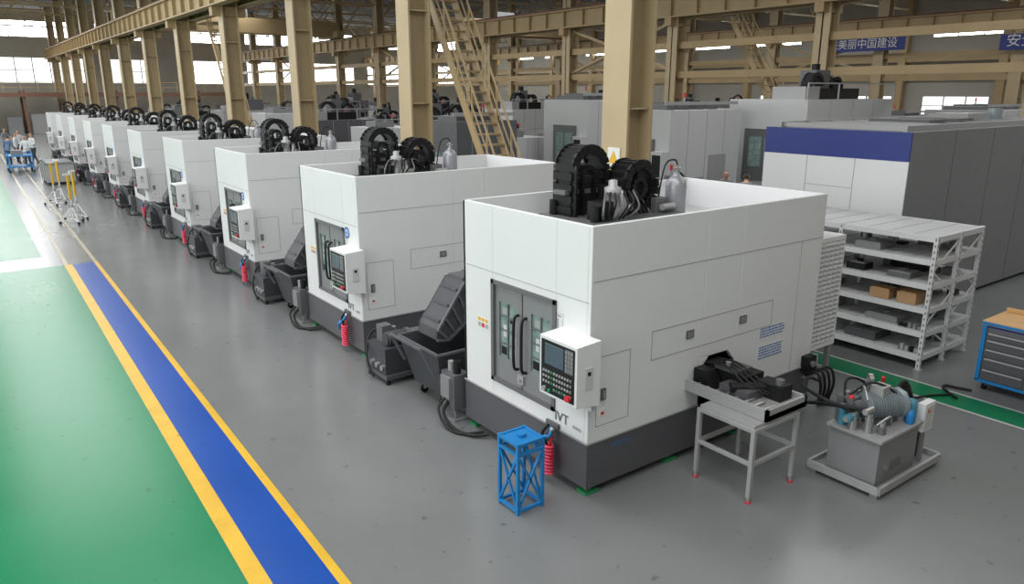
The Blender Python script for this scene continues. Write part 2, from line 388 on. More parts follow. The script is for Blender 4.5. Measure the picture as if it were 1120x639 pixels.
def hydunit():
    b=B()
    b.box(0,.85,0,.65,.08,.14,'base'); b.box(.02,.46,.05,.6,.14,.52,'bin')
    b.box(.50,.82,.08,.42,.14,.60,'cgrey'); b.box(.48,.84,.06,.44,.60,.63,'dgrey')
    b.cyl((.1,.2,.62),(.42,.2,.62),.09,'bin'); b.cyl((.42,.2,.62),(.48,.2,.62),.11,'dgrey')
    for k in range(6): b.cyl((.13+.045*k,.2,.62),(.145+.045*k,.2,.62),.105,'cgrey')
    b.box(.14,.3,.36,.54,.52,.76,'dgrey'); b.cyl((.36,.46,.52),(.36,.46,.70),.05,'steel')
    b.tube([(.4,.05,.5),(.5,-.05,.45),(.6,-.03,.3),(.8,-.02,.1)],.018,'rubber'); b.tube([(.3,.5,.7),(.1,.65,.6),(-.05,.5,.3),(-.05,.3,.06)],.018,'rubber')
    b.box(.60,.72,.07,.08,.30,.42,'yellow'); b.box(.63,.69,.066,.07,.33,.39,'black')
    for x in (.05,.8):
        for y in (.05,.6): b.cyl((x,y,0),(x,y,.08),.035,'black')
    for k in range(3): b.cyl((-.03,.1+.16*k,.25),(.03,.1+.16*k,.25),.04,'steel'); 
    return b
def sump():
    b=B(); b.box(-.12,.10,2.30,2.60,.16,.62,'cgrey'); b.box(-.16,-.12,2.36,2.56,.30,.58,'mgrey')
    b.cyl((-.02,2.38,.62),(-.02,2.38,.78),.05,'black'); b.cyl((-.02,2.52,.62),(-.02,2.52,.74),.04,'lgrey')
    b.tube([(-.1,2.45,.25),(-.22,2.4,.14),(-.24,2.15,.03),(-.18,1.85,.03),(-.02,1.7,.05)],.022,'rubber')
    b.tube([(-.1,2.5,.3),(-.28,2.42,.2),(-.30,2.2,.04),(-.24,1.95,.03),(-.02,1.8,.05)],.018,'rubber')
    b.box(-.12,.1,2.3,2.60,0,.03,'mgrey'); b.box(-.08,-.04,2.34,2.38,.0,.16,'mgrey'); b.box(.04,.08,2.52,2.56,0,.16,'mgrey')
    return b
DC,DB,DH,DS=chipconv().data('chip_conveyor_mesh'),chipbin().data('chip_bin_mesh'),hydunit().data('pump_mesh'),sump().data('sump_mesh')
for k in range(9):
    e=empty('chip_conveyor',(X0,Y0+PITCH*k,0)); inst('conveyor_body',DC,e); inst('chip_bin',DB,e); inst('sump_tank',DS,e)
    o=bpy.data.objects.new('coolant_pump_unit',DH); COL.objects.link(o); o.location=(X0-.25,Y0+PITCH*(k+1)-1.22,0)

# ------------------------------------------------------------------ foreground props
b=B()  # blue wire stand
x0,x1,y0,y1,h=3.86,4.16,5.14,5.44,.76
C=[(x0,y0),(x1,y0),(x1,y1),(x0,y1)]
for x,y in C: b.beam((x,y,0),(x,y,h),.032,.032,'blue')
for z in (.04,h-.02,h-.12):
    for a in range(4): b.beam((*C[a],z),(*C[(a+1)%4],z),.03,.03,'blue')
for a in range(4):
    p,q=C[a],C[(a+1)%4]
    b.beam((*p,.05),(*q,h-.13),.022,.022,'blue'); b.beam((*q,.05),(*p,h-.13),.022,.022,'blue')
b.box(x0,x1,y0,y1,h-.03,h-.015,'blue'); b.cyl(((x0+x1)/2,(y0+y1)/2,h-.015),((x0+x1)/2,(y0+y1)/2,h+.02),.05,'blue')
b.obj('blue_steel_stand')

b=B()  # grey work stand
x0,x1,y0,y1,h=5.86,6.58,3.95,4.62,.80
C=[(x0,y0),(x1,y0),(x1,y1),(x0,y1)]
for x,y in C:
    b.beam((x,y,.06),(x,y,h),.045,.045,'lgrey'); b.cyl((x,y,.0),(x,y,.07),.022,'steel'); b.cyl((x,y,0),(x,y,.015),.032,'red' )
for z in (h-.02,.42):
    for a in range(4): b.beam((*C[a],z),(*C[(a+1)%4],z),.04,.04,'lgrey')
b.box(x0,x1,y0,y1,h-.005,h+.035,'lgrey')
b.obj('steel_work_stand',bevel=.004)

b=B()  # hydraulic power unit
b.box(6.95,8.25,3.20,3.98,.05,.08,'mgrey')
for (p,q) in (((6.95,3.2),(8.25,3.2)),((8.25,3.2),(8.25,3.98)),((8.25,3.98),(6.95,3.98)),((6.95,3.98),(6.95,3.2))): b.beam((*p,.09),(*q,.09),.03,.08,'lgrey')
for x in (7.0,8.2):
    for y in (3.25,3.93): b.box(x-.04,x+.04,y-.04,y+.04,0,.05,'mgrey')
b.box(7.02,7.82,3.28,3.82,.08,.58,'mgrey'); b.box(6.99,7.85,3.25,3.85,.58,.61,'lgrey')
b.box(7.3,7.5,3.272,3.28,.2,.3,'dgrey'); b.cyl((7.2,3.27,.25),(7.2,3.28,.25),.03,'steel')
c=Vector((7.26,3.62,.80)); d=Vector((.36,-.15,0))
b.cyl(c,c+d,.13,'motor'); 
for k in range(12): b.cyl(c+d*(.04+.078*k),c+d*(.065+.078*k),.150,'motor')
b.cyl(c+d,c+d*1.16,.155,'motor'); b.cyl(c+d*1.16,c+d*1.19,.12,'dgrey'); b.cyl(c-d*.35,c,.08,'cgrey'); b.box(7.36,7.52,3.48,3.62,.92,1.02,'lgrey')
b.box(7.33,7.62,3.42,3.66,.61,.68,'dgrey')
for k,(x,y,hh,m) in enumerate(((7.08,3.74,.18,'teal'),(7.05,3.60,.14,'steel'),(7.10,3.46,.16,'steel'),(7.62,3.76,.34,'steel'),(7.20,3.78,.28,'lgrey'),(7.45,3.80,.22,'black'),(7.18,3.36,.08,'dgrey'))):
    b.cyl((x,y,.61),(x,y,.61+hh),.042,m); b.cyl((x,y,.61+hh),(x,y,.66+hh),.03,'steel')
b.cyl((6.95,3.62,.74),(7.12,3.62,.74),.045,'teal'); b.cyl((6.93,3.62,.74),(6.95,3.62,.74),.03,'steel'); b.cyl((6.99,3.46,.86),(7.14,3.46,.86),.03,'steel'); b.ball((7.15,3.70,.90),.03,'red')
b.box(7.12,7.28,3.66,3.84,.61,.90,'cgrey')
for k in range(3): b.cyl((7.13+.06*k,3.64,.70+.06*k),(7.13+.06*k,3.70,.70+.06*k),.025,'steel')
for (x,y,r,hh,m) in ((7.76,3.36,.06,.18,'teal'),(7.66,3.31,.045,.10,'blue'),(7.80,3.54,.05,.24,'bottle')):
    b.lathe((x,y,.61),[(r*.8,0),(r,.02),(r,hh),(r*.7,hh+.05),(.02,hh+.06)],m)
b.cyl((7.78,3.70,.61),(7.78,3.70,.95),.016,'red'); b.ball((7.78,3.70,.97),.022,'red'); b.cyl((7.55,3.75,1.0),(7.58,3.72,1.0),.06,'steel'); b.cyl((7.55,3.75,.94),(7.55,3.75,1.0),.012,'steel')
b.box(7.87,8.09,3.26,3.34,.46,.78,'white'); b.box(7.89,8.07,3.253,3.26,.49,.75,'white2'); b.cyl((7.94,3.24,.7),(7.94,3.26,.7),.015,'red'); b.beam((7.98,3.30,.08),(7.98,3.30,.46),.04,.04,'mgrey')
for k in range(3): b.tube([(7.80,3.60+.05*k,.7),(8.0,3.58,.92-.04*k),(8.20,3.55,.65),(8.18,3.42+.03*k,.25),(7.98,3.36,.12),(7.84,3.4,.12)],.022,'rubber')
b.tube([(7.1,3.74,.85),(7.3,3.85,1.02),(7.55,3.8,.95),(7.7,3.7,.7)],.014,'rubber'); b.tube([(7.05,3.6,.8),(6.9,3.9,.9),(7.4,4.4,.75),(8.0,4.7,.6),(8.25,4.72,.5)],.02,'rubber')
b.tube([(7.15,3.40,.70),(7.22,3.32,.80),(7.35,3.36,.72),(7.45,3.4,.62)],.012,'steel'); b.tube([(7.1,3.5,.95),(7.2,3.6,1.03),(7.35,3.7,.98),(7.5,3.78,.85)],.012,'steel')
b.tube([(7.2,3.75,.9),(7.3,3.62,1.05),(7.45,3.52,1.02),(7.6,3.42,.9),(7.7,3.36,.8)],.013,'rubber')
b.tube([(7.1,3.46,.85),(7.0,3.9,.8),(7.6,4.5,.45),(8.1,4.7,.25),(8.3,4.72,.2)],.02,'rubber')
b.obj('hydraulic_power_unit')

def shelving(x0,x1,y0,y1,h,levels):
    b=B(); ys=[y0,(y0+y1)/2,y1]; xs=[x0,(x0+x1)/2,x1]
    for x in xs:
        for y in ys:
            b.box(x-.028,x+.028,y-.028,y+.028,0,h,'rack'); b.box(x-.05,x+.05,y-.05,y+.05,0,.02,'lgrey')
            if y==y0:
                for k in range(int(h/.09)): b.box(x-.008,x+.008,y-.031,y-.027,.06+k*.09,.10+k*.09,'dgrey')
            if x==x0:
                for k in range(int(h/.09)): b.box(x-.031,x-.027,y-.008,y+.008,.06+k*.09,.10+k*.09,'dgrey')
    for z in levels:
        b.box(x0,x1,y0,y1,z-.012,z,'white2')
        for y in (y0,y1): b.box(x0,x1,y-.02,y+.02,z-.07,z+.01,'rack')
        for x in (x0,x1): b.box(x-.02,x+.02,y0,y1,z-.07,z+.01,'rack')
        for k in range(1,8): 
            y=y0+(y1-y0)*k/8; b.box(x0,x1,y-.006,y+.006,z,z+.004,'seam')
    for (a,c) in ((xs[0],xs[1]),(xs[1],xs[2])):
        zz=.3
        for k in range(4):
            p,q=((a,c) if k%2 else (c,a)); b.beam((p,y0,zz),(q,y0,zz+.4),.02,.02,'rack'); zz+=.4
    return b
she=empty('storage_shelving')
shelving(10.97,12.42,4.74,7.6,2.02,[.22,.58,.94,1.30,1.66,2.0]).obj('rack_frame',she)
b=B()
PT=[(11.05,4.95,.94,.30,.28,.16,'card'),(11.05,5.35,.94,.3,.3,.14,'card'),(11.42,5.0,.94,.2,.4,.12,'card'),(11.1,5.8,1.30,.25,.3,.10,'black'),(11.1,5.1,1.30,.35,.35,.07,'dgrey'),(11.2,6.4,1.30,.3,.4,.12,'dgrey'),
   (11.1,6.3,.94,.4,.5,.08,'mgrey'),(11.1,5.2,.58,.4,.5,.08,'mgrey'),(11.2,6.3,.58,.4,.6,.10,'lgrey'),(11.1,5.5,.22,.5,.5,.12,'base'),(11.75,5.2,1.30,.3,.5,.10,'black'),(11.1,5.6,1.66,.4,.4,.09,'mgrey')]
random.seed(11)
for lv in (.22,.58,.94,1.30,1.66):
    for k in range(7):
        PT.append((random.uniform(11.75,12.1),4.85+k*.18+ (0 if k<6 else .3),lv,.14,.12,random.uniform(.04,.14),random.choice(['black','dgrey','steel','cgrey','mgrey'])))
        if k<5 and lv not in (.94,): PT.append((11.05,6.35+k*.2 if lv>1 else 4.82+.07*k,lv,.06,.05,random.uniform(.04,.1),random.choice(['black','steel','lgrey'])))
for (x,y,z,dx,dy,dz,m) in PT:
    z+=.006
    b.box(x,x+dx,y,y+dy,z,z+dz,m)
    if dx>.2:
        b.box(x+.02,x+dx-.02,y+.02,y+dy-.02,z+dz,z+dz+.01,'seam' if m!='card' else 'orange')
        if m!='card': b.cyl((x+dx/2,y+dy/2,z+dz),(x+dx/2,y+dy/2,z+dz+.05),.05,m)
b.obj('stored_parts',she)

b=B(); x0,x1,y0,y1=10.92,11.62,2.75,3.95
b.box(x0,x1,y0,y1,.12,.93,'navy'); b.box(x0-.02,x1+.02,y0-.02,y1+.02,.93,.99,'orange'); b.box(x0-.03,x0+.0,y0-.02,y1+.02,.94,.98,'blue')
b.box(x0-.03,x0,y1-.05,y1,.14,.93,'blue'); b.box(x0-.03,x0,y0,y1,.12,.16,'blue')
b.box(x0-.006,x0,y0+.03,y1-.03,.16,.90,'dgrey')
z=.17
for hgt in (.16,.16,.13,.13,.10):
    for (a,c) in ((y0+.04,y0+.58),(y0+.62,y1-.06)):
        b.box(x0-.022,x0-.004,a,c,z,z+hgt-.012,'base'); b.box(x0-.034,x0-.02,a+.02,c-.02,z+hgt-.04,z+hgt-.018,'lgrey')
    z+=hgt
b.box(x1-.02,x1+.02,y0,y1,.99,1.05,'orange')
for x in (x0+.08,x1-.08):
    for y in (y0+.1,y1-.1): b.cyl((x,y-.02,.06),(x,y+.02,.06),.06,'black'); b.box(x-.03,x+.03,y-.03,y+.03,.06,.12,'lgrey')
b.obj('tool_cabinet',bevel=.004)
b=B(); b.tube([(10.3,3.9,.02),(10.5,4.15,.02),(10.65,4.2,.02),(10.7,4.05,.02),(10.75,3.9,.02)],.02,'rubber'); b.tube([(8.6,4.9,.02),(9.3,4.4,.02),(10.0,4.2,.02),(10.4,4.0,.02)],.015,'rubber'); b.obj('floor_cable')

b=B(); x0,x1,y0,y1,h=13.0,21,6.25,9.1,3.33
b.box(x0,x1,y0,y1,.08,h,'mgrey')
b.box(x0-.03,x0,y0,y1,.5,2.84,'white'); b.box(x0-.035,x0,y0,y1,2.84,h,'navy'); b.box(x0-.02,x0,y0,y1,.08,.5,'base')
for y in (7.2,8.15): b.box(x0-.034,x0,y-.006,y+.006,.5,2.84,'seam')
b.box(x0-.034,x0,7.2,8.15,2.3,2.31,'seam'); b.box(x0-.05,x0-.03,7.3,7.34,1.2,1.6,'black')
for x in (14.6,16.2,17.8,19.4): b.box(x-.006,x+.006,y0-.004,y0,.1,h,'dgrey')
b.beam((x0+.1,y0+.2,h+.05),(x1,y0+.2,h+.05),.08,.1,'lgrey'); b.beam((x0+.1,y1-.2,h+.05),(x1,y1-.2,h+.05),.08,.1,'lgrey')
for k in range(9): b.beam((x0+.2+k*.85,y0+.2,h+.05),(x0+.2+k*.85,y1-.2,h+.05),.06,.08,'lgrey')
for xx in (15.1,16.3): b.box(xx,xx+.7,7.0,8.2,h,h+.14,'dgrey')
b.box(17.2,18.2,7.2,8.0,h,h+.22,'lgrey'); b.cyl((19,7.4,h),(19,7.4,h+.3),.15,'motor')
b.box(x0+.2,x1,y0+.1,y1-.1,0,.08,'black')
b.obj('large_machining_centre')

# ------------------------------------------------------------------ floor & markings
def quad(name,pts,m,z):
    b=B(); b.add([(x,y,z) for x,y in pts],[(0,1,2,3)],m); return b.obj(name)
def floormat(name,c1,c2,rough,scale=.5,spec=.5,dirt=.5):
    m=bpy.data.materials.new(name); m.use_nodes=True; nt=m.node_tree; p=nt.nodes['Principled BSDF']
    p.inputs['Specular IOR Level'].default_value=spec
    tc=nt.nodes.new('ShaderNodeTexCoord'); n1=nt.nodes.new('ShaderNodeTexNoise'); n1.inputs['Scale'].default_value=scale; n1.inputs['Detail'].default_value=6; n1.inputs['Roughness'].default_value=.6
    n2=nt.nodes.new('ShaderNodeTexNoise'); n2.inputs['Scale'].default_value=7; n2.inputs['Detail'].default_value=5
    nt.links.new(tc.outputs['Object'],n1.inputs['Vector']); nt.links.new(tc.outputs['Object'],n2.inputs['Vector'])
    r=nt.nodes.new('ShaderNodeValToRGB'); r.color_ramp.elements[0].position=.3; r.color_ramp.elements[1].position=.7
    r.color_ramp.elements[0].color=(*c1,1); r.color_ramp.elements[1].color=(*c2,1)
    nt.links.new(n1.outputs['Fac'],r.inputs['Fac'])
    r2=nt.nodes.new('ShaderNodeValToRGB'); r2.color_ramp.elements[0].position=.26; r2.color_ramp.elements[1].position=.34
    r2.color_ramp.elements[0].color=(dirt,dirt,dirt,1); r2.color_ramp.elements[1].color=(1,1,1,1); nt.links.new(n2.outputs['Fac'],r2.inputs['Fac'])
    mx=nt.nodes.new('ShaderNodeMix'); mx.data_type='RGBA'; mx.blend_type='MULTIPLY'; mx.inputs['Factor'].default_value=.8
    nt.links.new(r.outputs['Color'],mx.inputs['A']); nt.links.new(r2.outputs['Color'],mx.inputs['B']); nt.links.new(mx.outputs['Result'],p.inputs['Base Color'])
    mr=nt.nodes.new('ShaderNodeMapRange'); mr.inputs['To Min'].default_value=rough-.03; mr.inputs['To Max'].default_value=rough+.05
    nt.links.new(n1.outputs['Fac'],mr.inputs['Value']); nt.links.new(mr.outputs['Result'],p.inputs['Roughness'])
    return m
M['fgrey']=floormat('epoxy_grey_floor',(.160,.167,.166),(.186,.193,.191),.21,spec=.42)
M['fgreen']=floormat('green_epoxy',(.003,.175,.068),(.006,.205,.082),.25,spec=.2)
M['fblue']=floormat('blue_epoxy',(.003,.058,.30),(.005,.068,.35),.28,spec=.25)
M['fyel']=floormat('yellow_line_paint',(.58,.34,.02),(.72,.44,.03),.35,2,spec=.3)
M['fline']=floormat('worn_line_paint',(.30,.27,.2),(.45,.40,.28),.35,2)
M['fwhite']=floormat('white_line_paint',(.42,.42,.42),(.6,.6,.6),.35,2)
XL,XR,YN,YF,ZC=-16,64,-8,95,12.2
b=B(); b.box(XL,XR,YN,YF,-.2,0,'fgrey'); b.obj('floor')
def lx(x,y): return x+(y-5.5)*.0155
def strip(name,a,c,y0,y1,m,z):
    quad(name,[(lx(a,y0),y0),(lx(c,y0),y0),(lx(c,y1),y1),(lx(a,y1),y1)],m,z)
quad('floor_green_zone',[(XL,YN),(lx(1.42,YN),YN),(lx(1.42,20.2),20.2),(XL,20.2)],'fgreen',.002)
quad('floor_green_zone',[(XL,21.6),(1.3,21.6),(1.6,60),(XL,60)],'fgreen',.002)
strip('floor_line_yellow',1.41,1.575,YN,20.2,'fyel',.004); strip('floor_lane_blue',1.575,2.03,YN,20.2,'fblue',.003); strip('floor_line_yellow',2.03,2.115,YN,20.2,'fyel',.004)
strip('floor_line_faded',2.03,2.11,20.2,60,'fline',.004); strip('floor_line_faded',1.41,1.5,20.2,60,'fline',.004)
quad('floor_green_strip',[(10.02,-4),(10.50,-4),(10.50,16),(10.02,16)],'fgreen',.003); quad('floor_line_white',[(9.97,-4),(10.02,-4),(10.02,16),(9.97,16)],'fwhite',.004); quad('floor_line_white',[(10.5,-4),(10.55,-4),(10.55,16),(10.5,16)],'fwhite',.004)

# ------------------------------------------------------------------ hall
ROWS=[9.6,27.7,46.0]
CY=[9.6+7.55*k for k in range(-1,12)]
def wall_with_openings_Y(name,y,x0,x1,wins,bm):
    b=B(); bands=sorted(set([0,ZC]+[w[2] for w in wins]+[w[3] for w in wins]))
    for a,c in zip(bands,bands[1:]):
        row=sorted([w for w in wins if w[2]<=a and w[3]>=c]); x=x0
        for w in row: b.box(x,w[0],y,y+.3,a,c,bm); x=w[1]
        b.box(x,x1,y,y+.3,a,c,bm)
    b.obj(name)
def wall_with_openings_X(name,x,y0,y1,wins,bm):
    b=B(); bands=sorted(set([0,ZC]+[w[2] for w in wins]+[w[3] for w in wins]))
    for a,c in zip(bands,bands[1:]):
        row=sorted([w for w in wins if w[2]<=a and w[3]>=c]); y=y0
        for w in row: b.box(x,x+.3,y,w[0],a,c,bm); y=w[1]
        b.box(x,x+.3,y,y1,a,c,bm)
    b.obj(name)
wn=1
def window(axis,pos,a0,a1,z0,z1,m,mull=1.5):
    global wn
    b=B(); n=max(1,int((a1-a0)/mull))
    if axis=='y':
        b.box(a0,a1,pos+.14,pos+.16,z0,z1,m)
        for k in range(n+1): xx=a0+(a1-a0)*k/n; b.box(xx-.04,xx+.04,pos+.05,pos+.14,z0,z1,'lgrey')
        b.box(a0,a1,pos+.05,pos+.14,(z0+z1)/2-.03,(z0+z1)/2+.03,'lgrey')
    else:
        b.box(pos+.14,pos+.16,a0,a1,z0,z1,m)
        for k in range(n+1): yy=a0+(a1-a0)*k/n; b.box(pos+.05,pos+.25,yy-.04,yy+.04,z0,z1,'lgrey')
        b.box(pos+.05,pos+.25,a0,a1,(z0+z1)/2-.03,(z0+z1)/2+.03,'lgrey')
    b.obj('window_%d'%wn); wn+=1
far=[]
for a,c in ((-12,-4),(-2,3.5),(4.6,12.2),(14,20),(22,28),(30,36),(38,44),(46,52),(54,60)): far.append((a,c,9.5,11.1,'daylight'))
for a,c in ((-12,-4),(-2,3.2),(4.6,12.5),(14.5,20),(22,27.5),(30,35.5),(38,44),(46,51),(54,60)): far.append((a,c,4.9,7.4,'daydim' if a<20 else 'daylight'))
wall_with_openings_Y('wall_far',YF,XL,XR+.3,far,'wallm')
for w in far: window('y',YF,w[0],w[1],w[2],w[3],w[4])
side=[]
for k,y in enumerate([1,9,17,24.7,34,42,50,58,66,74,82]): side.append((y,y+5.6,8.2,9.5,'daylight'))
for y in (10,17.5,25.5,33,41): side.append((y,y+5,2.2,3.6,'daydim'))
wall_with_openings_X('wall_right',XR,YN,YF,side,'wallm')
for w in side: window('x',XR,w[0],w[1],w[2],w[3],w[4])
left=[(y,y+6,3.5,9.5,'daydim') for y in range(-4,92,8)]
wall_with_openings_X('wall_left',XL-.3,YN,YF,left,'wallm')
for w in left: window('x',XL-.3,w[0],w[1],w[2],w[3],w[4])
b=B(); b.box(XL,XR,YN-.3,YN,0,ZC,'wallm'); b.obj('wall_near')
b=B(); b.box(XL,XR,YN,YF,ZC,ZC+.2,'roofm'); b.obj('ceiling')
def column(h,w=.62):
    b=B(); t=.05; d=w
    b.box(-d/2,-d/2+t,-w/2,w/2,0,h,'beige'); b.box(d/2-t,d/2,-w/2,w/2,0,h,'beige'); b.box(-d/2,d/2,-.03,.03,0,h,'beige')
    z=1.5
    while z<h: b.box(-d/2+t,d/2-t,-w/2+.04,w/2-.04,z,z+.03,'beige'); z+=2.2
    b.box(-d/2-.1,d/2+.1,-w/2-.1,w/2+.1,0,.05,'beige')
    b.box(-d/2-.35,d/2+.35,-.2,.2,6.9,7.25,'beige2')
    return b
DCOL=column(ZC).data('steel_column_mesh')
for X in ROWS:
    for y in CY:
        if y<-2: continue
        o=bpy.data.objects.new('steel_column',DCOL); COL.objects.link(o); o.location=(X,y,0)
b=B(); b.box(9.27,9.288,9.42,9.72,2.72,3.05,'paper'); b.prism([(9.262,9.45,2.78),(9.262,9.69,2.78),(9.262,9.57,3.0)],(.008,0,0),'yellow'); b.obj('warning_sign')
for X in ROWS:
    b=B(); ya,yb=CY[0],YF
    for xo in ((-.55,.55) if X==9.6 else (-.5,.5)):
        b.box(X+xo-.2,X+xo+.2,ya,yb,8.10,8.16,'beige2'); b.box(X+xo-.2,X+xo+.2,ya,yb,7.25,7.31,'beige2'); b.box(X+xo-.02,X+xo+.02,ya,yb,7.3,8.1,'beige2')
        y=ya
        while y<yb: b.box(X+xo-.17,X+xo+.17,y,y+.03,7.3,8.1,'beige2'); y+=1.5
        b.box(X+xo-.05,X+xo+.05,ya,yb,8.16,8.28,'brown')
    b.obj('crane_runway_beam')
b=B()
for z in (5.0,6.3): b.box(XR-.5,XR-.15,YN,YF,z,z+.35,'beige2')
for y in CY: 
    if y>0: b.box(XR-.6,XR-.05,y-.3,y+.3,0,ZC,'beige2')
b.obj('trim_1')
b=B()
for y in CY:
    if y<0: continue
    b.box(XL,XR,y-.1,y+.1,ZC-.35,ZC-.2,'beige2'); b.box(XL,XR,y-.08,y+.08,ZC-1.9,ZC-1.78,'beige2')
    x=XL
    while x<XR-2: b.beam((x,y,ZC-1.84),(x+1.5,y,ZC-.28),.08,.08,'beige2'); b.beam((x+1.5,y,ZC-.28),(x+3,y,ZC-1.84),.08,.08,'beige2'); x+=3
b.obj('roof_truss')
b=B()
for X in (27.7,46.0):
    for z in (4.6,5.9): b.box(X-.1,X+.1,CY[1],YF,z,z+.3,'beige2')
    for i in range(3,len(CY)-1,3):
        b.beam((X,CY[i],4.9),(X,CY[i+1],7.2),.12,.12,'beige2'); b.beam((X,CY[i+1],4.9),(X,CY[i],7.2),.12,.12,'beige2')
b.obj('column_tie_bracing')
def crane(y,xa,xb):
    b=B()
    for yo in (-.8,.8): b.box(xa,xb,y+yo-.25,y+yo+.25,8.4,9.5,'beige2')
    for x in (xa+.3,xb-.3): b.box(x-.3,x+.3,y-2,y+2,8.3,8.8,'beige2')
    m=(xa+xb)/2; b.box(m-1,m+1,y-1,y+1,9.5,10.1,'mgrey'); b.cyl((m,y,6.5),(m,y,9.5),.03,'steel'); b.box(m-.15,m+.15,y-.1,y+.1,6.1,6.5,'yellow')
    b.obj('overhead_crane')
crane(62,10.2,27.1); crane(52,28.3,45.4)
def stairs(name,x0,x1,ya,za,yb,zb):
    b=B(); 
    for x in (x0,x1):
        b.beam((x,ya,za),(x,yb,zb),.05,.22,'beige2')
        d=1.0
        b.beam((x,ya,za+d),(x,yb,zb+d),.04,.04,'beige2')
        b.beam((x,ya,za+d*.55),(x,yb,zb+d*.55),.03,.03,'beige2')
        for k in range(8):
            t=k/7; y=ya+(yb-ya)*t; z=za+(zb-za)*t; b.beam((x,y,z),(x,y,z+d),.035,.035,'beige2')
    n=int((zb-za)/.25)
    for k in range(n): t=(k+.5)/n; y=ya+(yb-ya)*t; z=za+(zb-za)*t; b.box(x0,x1,y-.13,y+.13,z-.02,z+.02,'beige2')
    b.box(x0-.05,x1+.1,yb-.05,yb+1.6,zb-.05,zb,'beige2')
    return b.obj(name)
stairs('steel_staircase',10.47,11.22,14.0,0,18.35,7.2)
stairs('steel_staircase',10.47,11.1,34.0,0,38.5,7.2)
stairs('steel_staircase',28.6,29.3,17.8,0,22.4,7.2)

# ------------------------------------------------------------------ background machines
def bgmach(name,x,y,w,d,h,body='white2',dark='base',kind=0,rot=0):
    b=B()
    b.box(0,w,0,d,.05,h*.22,dark); b.box(.03,w-.03,.03,d-.03,h*.22,h,body); b.box(.1,w-.1,.1,d-.1,0,.05,'black')
    b.box(-.01,.03,d*.25,d*.75,h*.3,h*.75,'dgrey'); b.box(-.02,.03,d*.32,d*.48,h*.42,h*.68,'glass'); b.box(-.02,.03,d*.52,d*.68,h*.42,h*.68,'glass')
    b.box(-.25,.03,d*.02,d*.2,h*.4,h*.65,'white2'); b.box(-.26,-.25,d*.04,d*.18,h*.43,h*.62,'black')
    for k in range(1,4): b.box(w*k/4-.008,w*k/4+.008,.02,.03,h*.22,h,'seam')
    b.box(w*.55,w*.8,.015,.03,h*.35,h*.6,'white2' if body!='white2' else 'lgrey')
    b.tube([(w*.1,.0,h*.5),(w*.2,-.15,h*.4),(w*.3,-.1,h*.2),(w*.35,-.05,.05)],.03,'rubber',6,3)
    if kind==0:
        b.box(w*.2,w*.6,d*.3,d*.7,h,h+.25,'mgrey'); b.cyl((w*.4,d*.5,h+.2),(w*.4,d*.5,h+.5),.15,'black')
        b.tube([(w*.4,d*.5,h+.45),(w*.5,d*.5,h+.62),(w*.6,d*.5,h+.4),(w*.6,d*.5,h)],.05,'black')
        for xx in (.1,w-.1): b.beam((xx,.1,h),(xx,.1,h+.35),.05,.05,'lgrey'); 
        b.beam((.1,.1,h+.35),(w-.1,.1,h+.35),.05,.05,'lgrey')
    elif kind==1:
        b.box(w*.3,w*.7,d*.2,d*.8,h,h+.7,'base'); b.cyl((w*.5,d*.5,h+.7),(w*.5,d*.5,h+1.1),.2,'black'); b.beam((w*.1,d*.5,h+.4),(w*.9,d*.5,h+.4),.1,.1,'dgrey')
        b.box(w*.05,w*.2,d*.1,d*.4,h,h+.3,'lgrey')
    elif kind==3:
        b.box(w*.25,w*.75,d*.2,d*.7,h,h+.35,'black'); b.box(w*.42,w*.58,d*.4,d*.6,h+.3,h+.95,'dgrey'); b.cyl((w*.5,d*.5,h+.95),(w*.5,d*.5,h+1.15),.14,'black')
        chainlinks(b,[(w*.3+.35*math.cos(a*math.pi/8),d*.3,h+.45+.35*math.sin(a*math.pi/8)) for a in range(0,13)],.3,.12)
        chainlinks(b,[(w*.72+.3*math.cos(a*math.pi/8),d*.5,h+.4+.3*math.sin(a*math.pi/8)) for a in range(-2,12)],.3,.12)
        b.box(w*.05,w*.2,d*.1,d*.5,h,h+.4,'lgrey'); b.beam((0,.05,h+.5),(w,.05,h+.5),.04,.04,'lgrey')
        for t in (0,.33,.66,1): b.beam((w*t,.05,h),(w*t,.05,h+.5),.04,.04,'lgrey')
    else:
        for k in range(4): b.box(w*.1+k*w*.2,w*.2+k*w*.2,d*.2,d*.8,h,h+.15+.08*(k%2),'dgrey')
        b.beam((0,d*.1,h+.2),(w,d*.1,h+.2),.06,.1,'lgrey')
    b.cyl((w*.9,d*.9,h),(w*.9,d*.9,h+.35),.03,'lgrey'); b.cyl((w*.9,d*.9,h+.35),(w*.9,d*.9,h+.5),.04,'red')
    b.obj(name,loc=(x,y,0),rot=rot)
bgmach('milling_machine',17.2,15.4,3.4,2.4,3.45,'white2',kind=2)
bgmach('milling_machine',21.4,13.6,5.2,3.0,3.75,'white2',kind=3)
bgmach('milling_machine',18.6,20.6,2.2,2.6,3.7,'white2',kind=2)
bgmach('boring_machine',13.6,33.5,3.0,3.2,2.7,'base',kind=3)
bgmach('boring_machine',14.2,29.0,2.2,2.4,2.5,'white2',kind=0)
bgmach('boring_machine',14.0,24.5,2.4,2.4,2.6,'lgrey',kind=3)
bgmach('boring_machine',17.0,27.6,2.4,2.0,2.6,'base',kind=3)
bgmach('boring_machine',17.4,24.0,2.2,2.0,2.2,'white2',kind=0)
bgmach('milling_machine',23.2,31.4,3.0,2.6,3.1,'white2',kind=3)
bgmach('grinding_machine',14.4,13.3,2.0,1.2,1.5,'base',kind=2)
bgmach('grinding_machine',22,18.4,2.0,1.6,1.6,'dgrey',kind=1)
bgmach('milling_machine',30,22.8,4,3,3.2,'white2',kind=0)
bgmach('milling_machine',33,36,4,3,3.0,'lgrey',kind=1)
bgmach('milling_machine',36,14,5,3,3.2,'white2',kind=2)
